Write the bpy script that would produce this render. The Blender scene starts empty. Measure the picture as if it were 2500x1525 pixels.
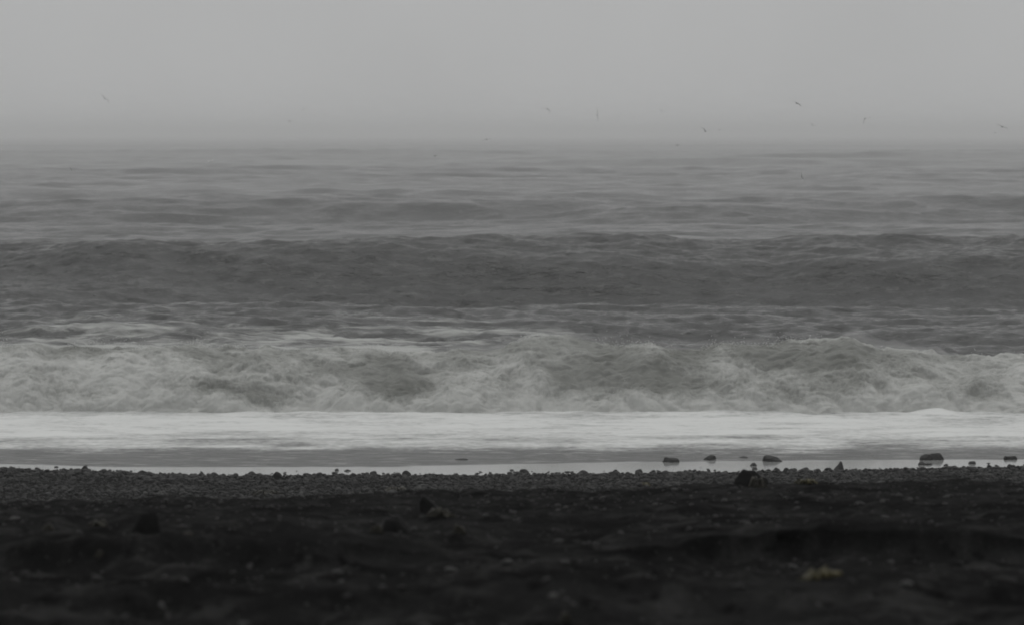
import bpy, bmesh, math, random
import numpy as np

# ---------------------------------------------------------------- camera, sky, sun, exposure
S = bpy.context.scene
COL = S.collection
FPX = 9100.0                 # focal length in photograph pixels (2500 px wide frame)
CAM_H = 6.29                 # eye level above the water
TILT = math.atan((762.5 - 326.0) / FPX)
cam_d = bpy.data.cameras.new('camera')
cam = bpy.data.objects.new('camera', cam_d)
COL.objects.link(cam)
S.camera = cam
cam.location = (0, 0, CAM_H)
cam.rotation_euler = (math.pi / 2 - TILT, 0, 0)
cam_d.sensor_width = 36.0
cam_d.lens = FPX * 36.0 / 2500.0
cam_d.clip_start = 0.5
cam_d.clip_end = 40000
cam_d.dof.use_dof = True
cam_d.dof.focus_distance = 74.0
cam_d.dof.aperture_fstop = 5.0

SUN_EL = math.radians(76)
SUN_AZ = math.radians(12)    # out over the sea, a little to the right
W = bpy.data.worlds.new('World')
S.world = W
W.use_nodes = True
wn, wl = W.node_tree.nodes, W.node_tree.links
wn.clear()
w_out = wn.new('ShaderNodeOutputWorld')
w_bg = wn.new('ShaderNodeBackground')
w_sky = wn.new('ShaderNodeTexSky')
w_sky.sky_type = 'NISHITA'
w_sky.sun_disc = False
w_sky.sun_elevation = SUN_EL
w_sky.sun_rotation = SUN_AZ
w_sky.dust_density = 6.0
w_sky.air_density = 1.0
w_grey = wn.new('ShaderNodeHueSaturation')       # cloud takes the blue out of the clear sky
w_grey.inputs['Saturation'].default_value = 0.04
wl.new(w_sky.outputs[0], w_grey.inputs['Color'])
w_tc = wn.new('ShaderNodeTexCoord')
w_sep = wn.new('ShaderNodeSeparateXYZ')
wl.new(w_tc.outputs['Generated'], w_sep.inputs[0])
w_el = wn.new('ShaderNodeMapRange')              # overcast sky: three parts brighter overhead than at the horizon
w_el.inputs['From Min'].default_value = 0.0
w_el.inputs['From Max'].default_value = 1.0
wl.new(w_sep.outputs['Z'], w_el.inputs['Value'])
w_mix = wn.new('ShaderNodeMixRGB')
w_mix.inputs['Color1'].default_value = (4.31, 4.34, 4.345, 1)
w_mix.inputs['Color2'].default_value = (7.0, 7.02, 7.0, 1)
wl.new(w_el.outputs[0], w_mix.inputs['Fac'])
w_add = wn.new('ShaderNodeMixRGB')
w_add.inputs['Fac'].default_value = 0.985        # the cloud hides nearly all of the clear sky
wl.new(w_grey.outputs[0], w_add.inputs['Color1'])
wl.new(w_mix.outputs[0], w_add.inputs['Color2'])
w_cl = wn.new('ShaderNodeTexNoise')               # faint structure in the cloud, all over the sky
w_cl.inputs['Scale'].default_value = 9.0
w_cl.inputs['Detail'].default_value = 4.0
wl.new(w_tc.outputs['Generated'], w_cl.inputs['Vector'])
w_cr = wn.new('ShaderNodeMapRange')
w_cr.inputs['From Min'].default_value = 0.3
w_cr.inputs['From Max'].default_value = 0.7
w_cr.inputs['To Min'].default_value = 0.955
w_cr.inputs['To Max'].default_value = 1.045
wl.new(w_cl.outputs[0], w_cr.inputs['Value'])
w_mul = wn.new('ShaderNodeVectorMath')
w_mul.operation = 'SCALE'
wl.new(w_add.outputs[0], w_mul.inputs[0])
wl.new(w_cr.outputs[0], w_mul.inputs['Scale'])
wl.new(w_mul.outputs[0], w_bg.inputs['Color'])
w_bg.inputs['Strength'].default_value = 0.1
wl.new(w_bg.outputs[0], w_out.inputs['Surface'])

sun_d = bpy.data.lights.new('sun', 'SUN')
sun_d.energy = 0.5
sun_d.angle = math.radians(28)
sun_d.color = (1.0, 0.985, 0.96)
sun = bpy.data.objects.new('sun', sun_d)
COL.objects.link(sun)
sun.location = (0, 0, 60)
# the lamp shines along -Z: tip it so the light comes from azimuth SUN_AZ (0 = +Y) at height SUN_EL
sun.rotation_euler = (-(math.pi / 2 - SUN_EL), 0, -SUN_AZ)

S.view_settings.view_transform = 'Standard'
S.view_settings.look = 'None'
S.view_settings.exposure = 0.0
S.view_settings.gamma = 1.0
S.cycles.use_denoising = True
S.cycles.denoising_prefilter = 'ACCURATE'
S.cycles.use_adaptive_sampling = False
S.cycles.filter_width = 1.9
S.cycles.sampling_pattern = 'BLUE_NOISE'
S.cycles.max_bounces = 6
S.cycles.volume_bounces = 1
S.cycles.sample_clamp_indirect = 4.0

# ---------------------------------------------------------------- helpers
rng = np.random.default_rng(11)
random.seed(11)


def ray(px, py):
    """direction through a photograph pixel, scaled so that its Y component is 1"""
    u, v = px - 1250.0, 762.5 - py
    dy = FPX * math.cos(TILT) + v * math.sin(TILT)
    dz = -FPX * math.sin(TILT) + v * math.cos(TILT)
    return u / dy, dz / dy


def at(px, py, D):
    rx, rz = ray(px, py)
    return rx * D, D, CAM_H + rz * D


def depth_on_water(py, z=0.0):
    return (z - CAM_H) / ray(1250, py)[1]


PERM = np.random.default_rng(5).permutation(256).astype(np.int64)
PERM = np.concatenate([PERM, PERM, PERM])
G3 = np.random.default_rng(6).normal(size=(256, 3))
G3 /= np.linalg.norm(G3, axis=1)[:, None]


def pn(x, y, z=0.0):
    """gradient noise, about -1..1"""
    x, y, z = np.broadcast_arrays(np.asarray(x, float), np.asarray(y, float), np.asarray(z, float))
    xi, yi, zi = np.floor(x), np.floor(y), np.floor(z)
    xf, yf, zf = x - xi, y - yi, z - zi
    xi, yi, zi = xi.astype(np.int64) & 255, yi.astype(np.int64) & 255, zi.astype(np.int64) & 255
    u, v, w = (t * t * t * (t * (t * 6 - 15) + 10) for t in (xf, yf, zf))

    def g(a, b, c):
        h = PERM[PERM[PERM[(xi + a) & 255] + ((yi + b) & 255)] + ((zi + c) & 255)]
        gr = G3[h]
        return gr[..., 0] * (xf - a) + gr[..., 1] * (yf - b) + gr[..., 2] * (zf - c)

    x00 = g(0, 0, 0) * (1 - u) + g(1, 0, 0) * u
    x10 = g(0, 1, 0) * (1 - u) + g(1, 1, 0) * u
    x01 = g(0, 0, 1) * (1 - u) + g(1, 0, 1) * u
    x11 = g(0, 1, 1) * (1 - u) + g(1, 1, 1) * u
    return 1.5 * ((x00 * (1 - v) + x10 * v) * (1 - w) + (x01 * (1 - v) + x11 * v) * w)


def fbm(x, y, z=0.0, octaves=4, gain=0.5):
    s, a = 0.0, 1.0
    for k in range(octaves):
        s = s + a * pn(x * 2 ** k + 17.3 * k, y * 2 ** k + 9.1 * k, z * 2 ** k + 3.7 * k)
        a *= gain
    return s


def smooth(a, b, t):
    t = np.clip((t - a) / (b - a), 0, 1)
    return t * t * (3 - 2 * t)


def spline(xs, ys, t):
    """smooth interpolation (monotone cubic) through knots"""
    xs, ys = np.asarray(xs, float), np.asarray(ys, float)
    h = np.diff(xs)
    d = np.diff(ys) / h
    m = np.zeros_like(ys)
    for i in range(1, len(xs) - 1):
        if d[i - 1] * d[i] > 0:
            w1, w2 = 2 * h[i] + h[i - 1], h[i] + 2 * h[i - 1]
            m[i] = (w1 + w2) / (w1 / d[i - 1] + w2 / d[i])
    m[0], m[-1] = d[0], d[-1]
    t = np.asarray(t, float)
    tc = np.clip(t, xs[0], xs[-1])
    i = np.clip(np.searchsorted(xs, tc) - 1, 0, len(xs) - 2)
    s = (tc - xs[i]) / h[i]
    return ((1 + 2 * s) * (1 - s) ** 2 * ys[i] + s * (1 - s) ** 2 * h[i] * m[i]
            + s * s * (3 - 2 * s) * ys[i + 1] + s * s * (s - 1) * h[i] * m[i + 1])


def mesh_from_arrays(name, verts, faces):
    me = bpy.data.meshes.new(name)
    n, k = faces.shape
    me.vertices.add(len(verts))
    me.vertices.foreach_set('co', np.ascontiguousarray(verts, np.float32).ravel())
    me.loops.add(n * k)
    me.loops.foreach_set('vertex_index', np.ascontiguousarray(faces, np.int32).ravel())
    me.polygons.add(n)
    me.polygons.foreach_set('loop_start', np.arange(0, n * k, k, dtype=np.int32))
    me.update(calc_edges=True)
    me.shade_smooth()
    return me


def grid_faces(nr, nc):
    i = np.arange(nr * nc).reshape(nr, nc)
    return np.stack([i[:-1, :-1], i[:-1, 1:], i[1:, 1:], i[1:, :-1]], -1).reshape(-1, 4)


def grid_mesh(name, X, Y, Z, attrs=None):
    v = np.stack([X, Y, Z], -1).reshape(-1, 3)
    me = mesh_from_arrays(name, v, grid_faces(*X.shape))
    for k, a in (attrs or {}).items():
        at_ = me.attributes.new(k, 'FLOAT', 'POINT')
        at_.data.foreach_set('value', np.ascontiguousarray(a, np.float32).ravel())
    return me


def put(name, me, mat, label=None, cat=None, group=None, kind=None, parent=None, loc=None):
    o = bpy.data.objects.new(name, me)
    COL.objects.link(o)
    if mat is not None and me is not None and not me.materials:
        me.materials.append(mat)
    if label:
        o['label'] = label
    if cat:
        o['category'] = cat
    if group:
        o['group'] = group
    if kind:
        o['kind'] = kind
    if parent:
        o.parent = parent
    if loc is not None:
        o.location = loc
    return o


# ---------------------------------------------------------------- materials
class Mat:
    def __init__(self, name):
        self.m = bpy.data.materials.new(name)
        self.m.use_nodes = True
        self.n, self.l = self.m.node_tree.nodes, self.m.node_tree.links
        self.n.clear()
        self.out = self.n.new('ShaderNodeOutputMaterial')

    def node(self, kind, **inp):
        nd = self.n.new(kind)
        for k, v in inp.items():
            self.put_in(nd, k.replace('_', ' '), v)
        return nd

    def put_in(self, nd, key, v):
        sock = nd.inputs[int(key[1:])] if key[0] == 'i' and key[1:].isdigit() else nd.inputs[key]
        if isinstance(v, bpy.types.NodeSocket):
            self.l.new(v, sock)
        else:
            sock.default_value = v

    def coords(self, scale=(1, 1, 1)):
        tc = self.n.new('ShaderNodeTexCoord')
        mp = self.n.new('ShaderNodeMapping')
        mp.inputs['Scale'].default_value = scale
        self.l.new(tc.outputs['Object'], mp.inputs['Vector'])
        return mp.outputs[0]

    def noise(self, vec, scale, detail=4.0, rough=0.55, dist=0.0):
        return self.node('ShaderNodeTexNoise', Vector=vec, Scale=scale, Detail=detail, Roughness=rough, Distortion=dist).outputs[0]

    def math(self, op, a, b=0.0, clamp=False):
        nd = self.n.new('ShaderNodeMath')
        nd.operation = op
        nd.use_clamp = clamp
        self.put_in(nd, 'i0', a)
        self.put_in(nd, 'i1', b)
        return nd.outputs[0]

    def attr(self, name):
        nd = self.n.new('ShaderNodeAttribute')
        nd.attribute_name = name
        return nd.outputs['Fac']

    def step(self, v, a, b):
        nd = self.n.new('ShaderNodeMapRange')
        nd.interpolation_type = 'SMOOTHSTEP'
        self.put_in(nd, 'Value', v)
        nd.inputs['From Min'].default_value = a
        nd.inputs['From Max'].default_value = b
        return nd.outputs[0]

    def lin(self, v, a, b, c, d):
        nd = self.n.new('ShaderNodeMapRange')
        self.put_in(nd, 'Value', v)
        for k, x in (('From Min', a), ('From Max', b), ('To Min', c), ('To Max', d)):
            self.put_in(nd, k, x)
        return nd.outputs[0]

    def mixc(self, f, a, b):
        nd = self.n.new('ShaderNodeMixRGB')
        for k, v in (('Fac', f), ('Color1', a), ('Color2', b)):
            self.put_in(nd, k, v if isinstance(v, (bpy.types.NodeSocket, float)) else (*v, 1))
        return nd.outputs[0]

    def bump(self, h, strength, dist, normal=None):
        nd = self.node('ShaderNodeBump', Height=h, Strength=strength, Distance=dist)
        if normal is not None:
            self.l.new(normal, nd.inputs['Normal'])
        return nd.outputs[0]

    def bsdf(self, color, rough, normal=None, ior=1.45, spec=0.5):
        b = self.n.new('ShaderNodeBsdfPrincipled')
        self.put_in(b, 'Base Color', color if isinstance(color, bpy.types.NodeSocket) else (*color, 1))
        self.put_in(b, 'Roughness', rough)
        self.put_in(b, 'IOR', ior)
        self.put_in(b, 'Specular IOR Level', spec)
        if normal is not None:
            self.l.new(normal, b.inputs['Normal'])
        return b.outputs[0]

    def mixs(self, f, a, b):
        nd = self.n.new('ShaderNodeMixShader')
        self.put_in(nd, 'i0', f)
        self.l.new(a, nd.inputs[1])
        self.l.new(b, nd.inputs[2])
        return nd.outputs[0]

    def done(self, shader):
        self.l.new(shader, self.out.inputs['Surface'])
        return self.m


FOAM_C = (0.70, 0.71, 0.70)


def sea_material():
    M = Mat('sea_water')
    v = M.coords()
    vs = M.coords((0.55, 1.0, 1.0))
    n1 = M.noise(vs, 1.6, 5, 0.6)
    n2 = M.noise(vs, 7.0, 4, 0.6)
    nb = M.bump(n1, 1.0, 0.20)
    nb = M.bump(n2, 1.0, 0.06, nb)
    col = M.mixc(M.noise(v, 0.05, 3), (0.005, 0.006, 0.006), (0.011, 0.012, 0.0115))
    water = M.bsdf(col, M.attr('chop'), nb, 1.333)
    f = M.attr('foam')
    fn = M.noise(M.coords((0.35, 1.0, 1.0)), 1.3, 7, 0.68, 0.6)
    k = M.math('ADD', f, M.math('MULTIPLY', M.math('SUBTRACT', fn, 0.5), 2.4))
    k = M.step(k, 0.25, 1.0)
    # pale flecks in the colour: painted ripple glints and threads of foam over the chop
    fl = M.noise(M.coords((0.42, 1.0, 1.0)), 2.2, 9, 0.78, 0.2)
    k = M.math('MAXIMUM', k, M.math('MULTIPLY', M.step(fl, 0.47, 0.70), 0.12))
    foam = M.bsdf((0.38, 0.388, 0.375), 0.7, M.bump(fn, 0.6, 0.1), spec=0.2)
    return M.done(M.mixs(k, water, foam))


def breaker_material():
    M = Mat('breaking_water')
    v = M.coords()
    f = M.attr('foam')
    n1 = M.noise(v, 2.6, 10, 0.72, 0.3)
    n2 = M.noise(M.coords((1.0, 1.0, 0.6)), 14.0, 6, 0.75, 0.2)
    k = M.math('ADD', f, M.math('MULTIPLY', M.math('SUBTRACT', n1, 0.5), 1.0))
    k = M.math('ADD', k, M.math('MULTIPLY', M.math('SUBTRACT', n2, 0.5), 1.2))
    k = M.step(k, 0.05, 1.15)
    nb = M.bump(n1, 0.6, 0.07)
    nb = M.bump(n2, 0.6, 0.03, nb)
    water = M.bsdf((0.125, 0.130, 0.116), 0.5, nb, 1.333)
    foam = M.bsdf(M.mixc(n2, (0.40, 0.406, 0.390), (0.54, 0.546, 0.530)), 0.75, nb, spec=0.2)
    return M.done(M.mixs(k, water, foam))


def foam_material():
    M = Mat('wash_foam')
    f = M.attr('foam')
    vs = M.coords((0.4, 1.0, 1.0))
    n1 = M.noise(vs, 1.1, 8, 0.68, 0.5)
    n2 = M.noise(M.coords((0.6, 1, 1)), 8.0, 5, 0.7)
    k = M.math('ADD', f, M.math('MULTIPLY', M.math('SUBTRACT', n1, 0.5), 1.5))
    k = M.math('ADD', k, M.math('MULTIPLY', M.math('SUBTRACT', n2, 0.5), 1.3))
    k = M.step(k, -0.1, 1.0)
    nb = M.bump(n1, 0.5, 0.05)
    foam = M.bsdf(M.mixc(n1, (0.56, 0.57, 0.56), FOAM_C), 0.75, M.bump(n2, 0.6, 0.02, nb), spec=0.2)
    water = M.bsdf((0.04, 0.041, 0.04), 0.22, M.bump(M.noise(M.coords((0.5, 1, 1)), 9.0, 5, 0.65), 1.0, 0.06), 1.333)
    n3 = M.noise(M.coords((0.22, 1, 1)), 5.0, 6, 0.7, 0.3)
    k = M.math('MAXIMUM', k, M.math('MULTIPLY', M.step(n3, 0.48, 0.72), 0.42))
    return M.done(M.mixs(k, water, foam))


def shallow_material():
    M = Mat('shallow_water')
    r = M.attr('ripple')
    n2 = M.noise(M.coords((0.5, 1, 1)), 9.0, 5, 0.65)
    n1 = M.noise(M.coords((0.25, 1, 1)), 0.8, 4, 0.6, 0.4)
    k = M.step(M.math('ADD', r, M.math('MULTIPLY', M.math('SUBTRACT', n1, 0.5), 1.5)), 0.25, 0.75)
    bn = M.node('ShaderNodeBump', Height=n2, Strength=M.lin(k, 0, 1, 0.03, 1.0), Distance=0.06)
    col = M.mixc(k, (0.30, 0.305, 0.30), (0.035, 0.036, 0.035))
    n3 = M.noise(M.coords((0.22, 1, 1)), 5.0, 6, 0.7, 0.3)
    froth = M.math('MULTIPLY', k, M.math('MULTIPLY', M.step(n3, 0.48, 0.72), 0.42))
    water = M.bsdf(col, M.lin(k, 0, 1, 0.06, 0.22), bn.outputs[0], 1.333)
    return M.done(M.mixs(froth, water, M.bsdf((0.5, 0.5, 0.49), 0.8, spec=0.2)))


def sand_material():
    M = Mat('black_sand')
    v = M.coords()
    n1 = M.noise(v, 0.9, 6, 0.6)
    n2 = M.noise(v, 40.0, 4, 0.6)
    n3 = M.noise(v, 9.0, 5, 0.6)
    n4 = M.noise(v, 3.2, 6, 0.7)
    c = M.mixc(M.step(n1, 0.35, 0.7), (0.005, 0.005, 0.005), (0.015, 0.015, 0.015))
    c = M.mixc(M.step(n4, 0.46, 0.68), c, (0.028, 0.028, 0.0275))
    c = M.mixc(M.step(n3, 0.54, 0.66), c, (0.004, 0.004, 0.004))
    c = M.mixc(M.step(n2, 0.60, 0.72), c, (0.035, 0.035, 0.034))
    nb = M.bump(n2, 0.7, 0.012, M.bump(n3, 0.8, 0.03))
    return M.done(M.bsdf(c, 0.95, nb, spec=0.0))


def stone_material(name, lo, hi, rough=(0.55, 0.8), spec=0.35, scale=6.0, per_piece=False):
    M = Mat(name)
    v = M.coords()
    n1 = M.noise(v, scale, 6, 0.65, 0.4)
    n2 = M.noise(v, scale * 9, 4, 0.6)
    k = M.step(n1, 0.3, 0.72)
    if per_piece:
        k = M.math('MULTIPLY', M.attr('tone'), M.lin(n1, 0, 1, 0.7, 1.3), True)
    else:
        oi = M.n.new('ShaderNodeObjectInfo')
        k = M.math('ADD', M.math('MULTIPLY', k, 0.55), M.math('MULTIPLY', oi.outputs['Random'], 0.45))
    c = M.mixc(k, lo, hi)
    nb = M.bump(n2, 0.5, 0.01, M.bump(n1, 0.6, 0.03))
    return M.done(M.bsdf(c, M.lin(n2, 0.3, 0.7, *rough), nb, spec=spec))


def plain_material(name, lo, hi, rough, scale=8.0, spec=0.4):
    M = Mat(name)
    n1 = M.noise(M.coords(), scale, 5, 0.6)
    return M.done(M.bsdf(M.mixc(M.step(n1, 0.3, 0.7), lo, hi), rough, M.bump(n1, 0.4, 0.01), spec=spec))


MAT_SEA = sea_material()
MAT_BREAK = breaker_material()
MAT_FOAM = foam_material()
MAT_SHALLOW = shallow_material()
MAT_SAND = sand_material()
MAT_PEBBLE = stone_material('pebble_basalt', (0.006, 0.006, 0.006), (0.066, 0.066, 0.064), per_piece=True)
MAT_ROCK = stone_material('wet_basalt', (0.008, 0.008, 0.008), (0.026, 0.026, 0.025))
MAT_DULL = stone_material('dull_basalt', (0.004, 0.004, 0.004), (0.014, 0.014, 0.0135), (0.65, 0.8), 0.15)
MAT_BLACK = stone_material('black_rock', (0.003, 0.003, 0.003), (0.009, 0.009, 0.009), (0.8, 0.9), 0.04)
MAT_WET = stone_material('wet_black_rock', (0.002, 0.002, 0.002), (0.006, 0.006, 0.006), (0.4, 0.55), 0.05)
MAT_PALE = stone_material('pale_stone', (0.022, 0.022, 0.021), (0.055, 0.055, 0.053))
MAT_WEED = plain_material('brown_seaweed', (0.006, 0.005, 0.0016), (0.016, 0.0135, 0.004), 0.5, 20)
MAT_KELP = plain_material('yellow_kelp', (0.020, 0.0165, 0.0012), (0.050, 0.040, 0.003), 0.45, 14)
MAT_GULL = plain_material('gull_grey', (0.24, 0.24, 0.245), (0.38, 0.38, 0.38), 0.9)
MAT_GULLW = plain_material('gull_white', (0.70, 0.70, 0.69), (0.8, 0.8, 0.79), 0.8)

# ---------------------------------------------------------------- the beach
X_W = [-1, 0, 400, 800, 1100, 1600, 2000, 2500, 2501]


def pxx(x, D):
    """photograph column of a point at x, D: used only to lay knots out along the shore"""
    return 1250 + x / D * FPX


SHORE_PX = [-600, 0, 250, 500, 1000, 1600, 2000, 2500, 3100]
SHORE_PY = [1140, 1144, 1151, 1160, 1161, 1155, 1150, 1141, 1138]
SHORE_X = [(p - 1250) / FPX * 69.5 for p in SHORE_PX]
SHORE_D = [depth_on_water(p) for p in SHORE_PY]


def shore(x):
    return spline(SHORE_X, SHORE_D, x) + 0.10 * pn(x * 0.9, 3.3) + 0.05 * pn(x * 3.1, 7.7)


CREST_PX = [-600, 0, 600, 1100, 1600, 2000, 2500, 3100]
CREST_PY = [1240, 1235, 1222, 1209, 1203, 1190, 1186, 1184]
CREST_X = [(p - 1250) / FPX * 30.0 for p in CREST_PX]
CREST_Z = [at(1250, p, 30.0)[2] for p in CREST_PY]


def ridge_line(x):
    return 17.4 - 0.55 * smooth(0.3, -2.0, x) + 0.3 * pn(x * 0.45, 1.5) + 0.25 * pn(x * 1.3, 8.5)


def beach_z(x, D, detail=True):
    x, D = np.broadcast_arrays(np.asarray(x, float), np.asarray(D, float))
    sh = shore(x)
    cz = spline(CREST_X, CREST_Z, x)
    # landward part, crest of the berm at 30 m
    land = spline([-200, -60, 0, 10, 12.3, 14, 16.5, 18.2, 19.2, 22, 26, 29, 30, 31, 33],
                  [9.0, 6.5, 4.90, 4.70, 4.635, 4.47, 4.29, 4.18, 4.13, 3.93, 3.64, 3.40, 3.32, 3.20, 2.93], D)
    land = land + 0.09 + (cz - 3.41) * smooth(20, 30, D)
    # wave-cut ridges across the foreground
    r1 = ridge_line(x)
    a1 = np.clip(0.06 + 0.07 * pn(x * 0.6, 4.4) + 0.06 * smooth(0.1, 1.2, x), 0.02, 1)
    land = land + a1 * np.exp(-np.where(D < r1, ((D - r1) / 0.15) ** 2, ((D - r1) / 1.3) ** 2))
    land = land - 0.7 * a1 * np.exp(-((D - r1 + 0.42) / 0.3) ** 2)
    r2 = 12.15 + 0.22 * pn(x * 0.8, 2.2)
    land = land + 0.05 * np.exp(-np.where(D < r2, ((D - r2) / 0.16) ** 2, ((D - r2) / 0.5) ** 2))
    # seaward part: steep drop behind the crest, then the flat band of shingle, then under the water
    q = D - sh
    sea = spline([-60, -36, -25, -14, -8.5, -5, 0, 5, 25, 60], [3.0, 2.55, 1.5, 0.62, 0.28, 0.165, 0.0, -0.16, -1.4, -3.0], q)
    k = smooth(31, 38, D)
    z = land * (1 - k) + sea * k
    if detail:
        near = 1 - smooth(31, 40, D)
        amp = 0.25 + 0.75 * near
        z = z + amp * (0.04 * pn(x * 1.1, D * 0.75, 0.3) + 0.045 * np.abs(pn(x * 2.2, D * 1.9, 1.3))
                       + 0.034 * np.abs(pn(x * 4.5, D * 3.6, 2.3)) + 0.014 * pn(x * 12, D * 9, 5.5))
        dent = np.clip(pn(x * 1.9, D * 1.3, 9.1) - 0.28, 0, 1)
        z = z - near * 0.16 * dent
        z = z + near * 0.030 * np.clip(pn(x * 3.4, D * 5.2, 12.3) - 0.1, 0, 1)
    return z


def beach_lean(x, D):  # overhang added to the shape so the front faces fall into shade
    """how far the lumps and the wave-cut ledge hang out over the hollow in front of them"""
    near = 1 - smooth(26, 31, D)
    lump = 0.045 * np.abs(pn(x * 2.2, D * 1.9, 1.3)) + 0.034 * np.abs(pn(x * 4.5, D * 3.6, 2.3))
    r1 = ridge_line(x)
    led = np.exp(-((D - r1 - 0.06) / 0.16) ** 2) * np.clip(0.12 + 0.14 * pn(x * 0.7, 3.9) + 0.1 * smooth(0.1, 1.2, x), 0, 0.34)
    return near * (1.1 * lump + led) * smooth(9, 11, D)


def ground_hit(px, py):
    """where the sight line through a photograph pixel meets the beach or the still water"""
    rx, rz = ray(px, py)
    D = np.arange(8.0, 95.0, 0.01)
    zr = CAM_H + rz * D
    zg = np.maximum(beach_z(rx * D, D), 0.0)
    i = int(np.argmax(zr <= zg))
    return rx * D[i], D[i], float(zg[i])


bx = np.concatenate([np.linspace(-260, -60, 14)[:-1], np.linspace(-60, -16, 50)[:-1], np.linspace(-16, -4.6, 60)[:-1],
                     np.linspace(-4.6, 4.6, 360)[:-1], np.linspace(4.6, 16, 60)[:-1], np.linspace(16, 60, 50)[:-1], np.linspace(60, 260, 14)])
bd = np.concatenate([np.linspace(-220, 0, 20)[:-1], np.linspace(0, 10, 30)[:-1], np.linspace(10, 20, 280)[:-1], np.linspace(20, 33, 170)[:-1],
                     np.linspace(33, 60, 70)[:-1], np.linspace(60, 76, 90)[:-1], np.linspace(76, 100, 14)])
BX, BD = np.meshgrid(bx, bd)
put('beach', grid_mesh('beach', BX, BD - beach_lean(BX, BD), beach_z(BX, BD)), MAT_SAND, kind='structure')

# ---------------------------------------------------------------- the sea beyond the breaker
wave_rng = np.random.default_rng(23)
WAVES = []
for lam in np.geomspace(2.6, 60, 34):
    th = wave_rng.normal(0, 0.16 if lam > 7 else 0.36)
    amp = 0.0062 * lam ** 0.8 * wave_rng.uniform(0.6, 1.4)
    WAVES.append((lam, th, amp, wave_rng.uniform(0, 2 * math.pi)))
# wind chop: width along the crest, length across it, height
CHOP = [(26, 12, 0.45, 330), (13, 7.0, 0.42, 170), (7.0, 4.0, 0.30, 120), (4.0, 2.0, 0.14, 0), (2.4, 1.05, 0.13, 0), (1.3, 0.55, 0.095, 0), (0.75, 0.30, 0.058, 0), (0.42, 0.17, 0.03, 0)]


def swell(x, D, D0, amp, front, back):
    """one swell: steep towards the shore, long behind"""
    t = D - D0
    return amp * np.where(t < 0, np.exp(-(np.abs(t) / front) ** 1.7), np.exp(-(t / back) ** 1.5))


def knots(pxs, vals, D):
    xs = [(p - 1250) / FPX * D for p in pxs]
    return lambda x: spline(xs, vals, x)


S1_Z = knots([-900, 0, 200, 520, 750, 1000, 1250, 1500, 1800, 2100, 2500, 3400],
             [1.56, 1.58, 1.66, 1.28, 1.4, 1.66, 1.58, 1.72, 1.6, 1.86, 1.76, 1.7], 150)
S1_F = knots([-900, 0, 500, 1000, 1400, 2500, 3400], [6.4, 6.0, 5.0, 3.6, 2.6, 2.5, 2.6], 150)
S1_D = knots([-900, 0, 500, 1000, 1500, 2500, 3400], [152, 151, 147, 146, 144, 144.5, 146], 150)
BREAK_PX = [-500, 0, 400, 800, 1000, 1200, 1330, 1500, 1680, 1850, 2050, 2200, 2350, 2500, 3000]
BREAK_PY = [846, 846, 842, 846, 852, 856, 832, 832, 850, 838, 822, 850, 872, 866, 850]
BREAK_X = [(p - 1250) / FPX * 87.3 for p in BREAK_PX]
BREAK_Z = [at(1250, p, 87.3)[2] for p in BREAK_PY]


def sea_z(x, D, spacing):
    z = np.zeros_like(x)
    wander = [pn(x / 33, D / 41, k * 3.7) for k in range(3)]
    calm = 1 - 0.5 * smooth(152, 175, D)
    for lam, th, a, ph in WAVES:
        fade = np.clip((lam / spacing - 2.2) / 3.0, 0, 1)
        near = (smooth(88, 125, D) if lam > 9 else 1.0) * calm
        ph2 = ph + 0.9 * wander[int(lam * 7) % 3]
        c = np.sin(2 * math.pi / lam * (D * math.cos(th) + x * math.sin(th)) + ph2)
        z += a * fade * near * (c + 0.25 * (c * c - 0.5))
    for i, (lx, ld, a, from_d) in enumerate(CHOP):
        fade = np.clip((2 * ld / spacing - 1.3) / 2.0, 0, 1)
        if from_d:
            fade = fade * smooth(from_d, from_d * 1.7, D)
        if not from_d:
            fade = fade * calm
        skew = D + 0.18 * x * math.sin(i * 2.1)
        z += a * fade * (0.45 - np.abs(pn(x / lx + 3.3 * i, skew / ld, 1.7 * i)) * 1.3)
    # the swells rolling in, with crests that wander and swell along their length
    z += swell(x, D, S1_D(x) + 1.2 * pn(x / 17, 3.1), S1_Z(x) * (1 + 0.06 * pn(x / 6, 5.2, D / 12) + 0.05 * pn(x / 2.2, 1.2, D / 3)), S1_F(x), 26.0)
    z -= 0.5 * np.exp(-((D - S1_D(x) + 8.0) / 5.0) ** 2) * smooth(-20, 0, x)
    z += swell(x, D, 129 + 3 * pn(x / 9, 1.1), 0.65 * smooth(-12, -17, x) + 0.16, 3.2, 6.0)
    for D0, a, fr, bk, sc in ((196, 0.55, 11, 20, 22), (268, 1.55, 10, 30, 30), (345, 0.7, 13, 26, 34), (440, 1.5, 13, 40, 46),
                              (560, 0.9, 16, 40, 60), (690, 1.3, 16, 44, 70), (860, 1.5, 18, 50, 80), (1080, 1.4, 22, 60, 100),
                              (1350, 1.3, 26, 70, 120), (1700, 1.3, 30, 80, 150)):
        z += swell(x, D, D0 + 0.04 * D0 * pn(x / sc, D0 * 0.37), a * np.clip(0.62 + 0.9 * pn(x / sc * 0.8, D0 * 0.11 + 5), 0.05, 1.5), fr, bk)
    z *= smooth(3500, 1600, D) * 0.9 + 0.1
    return z


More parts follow.
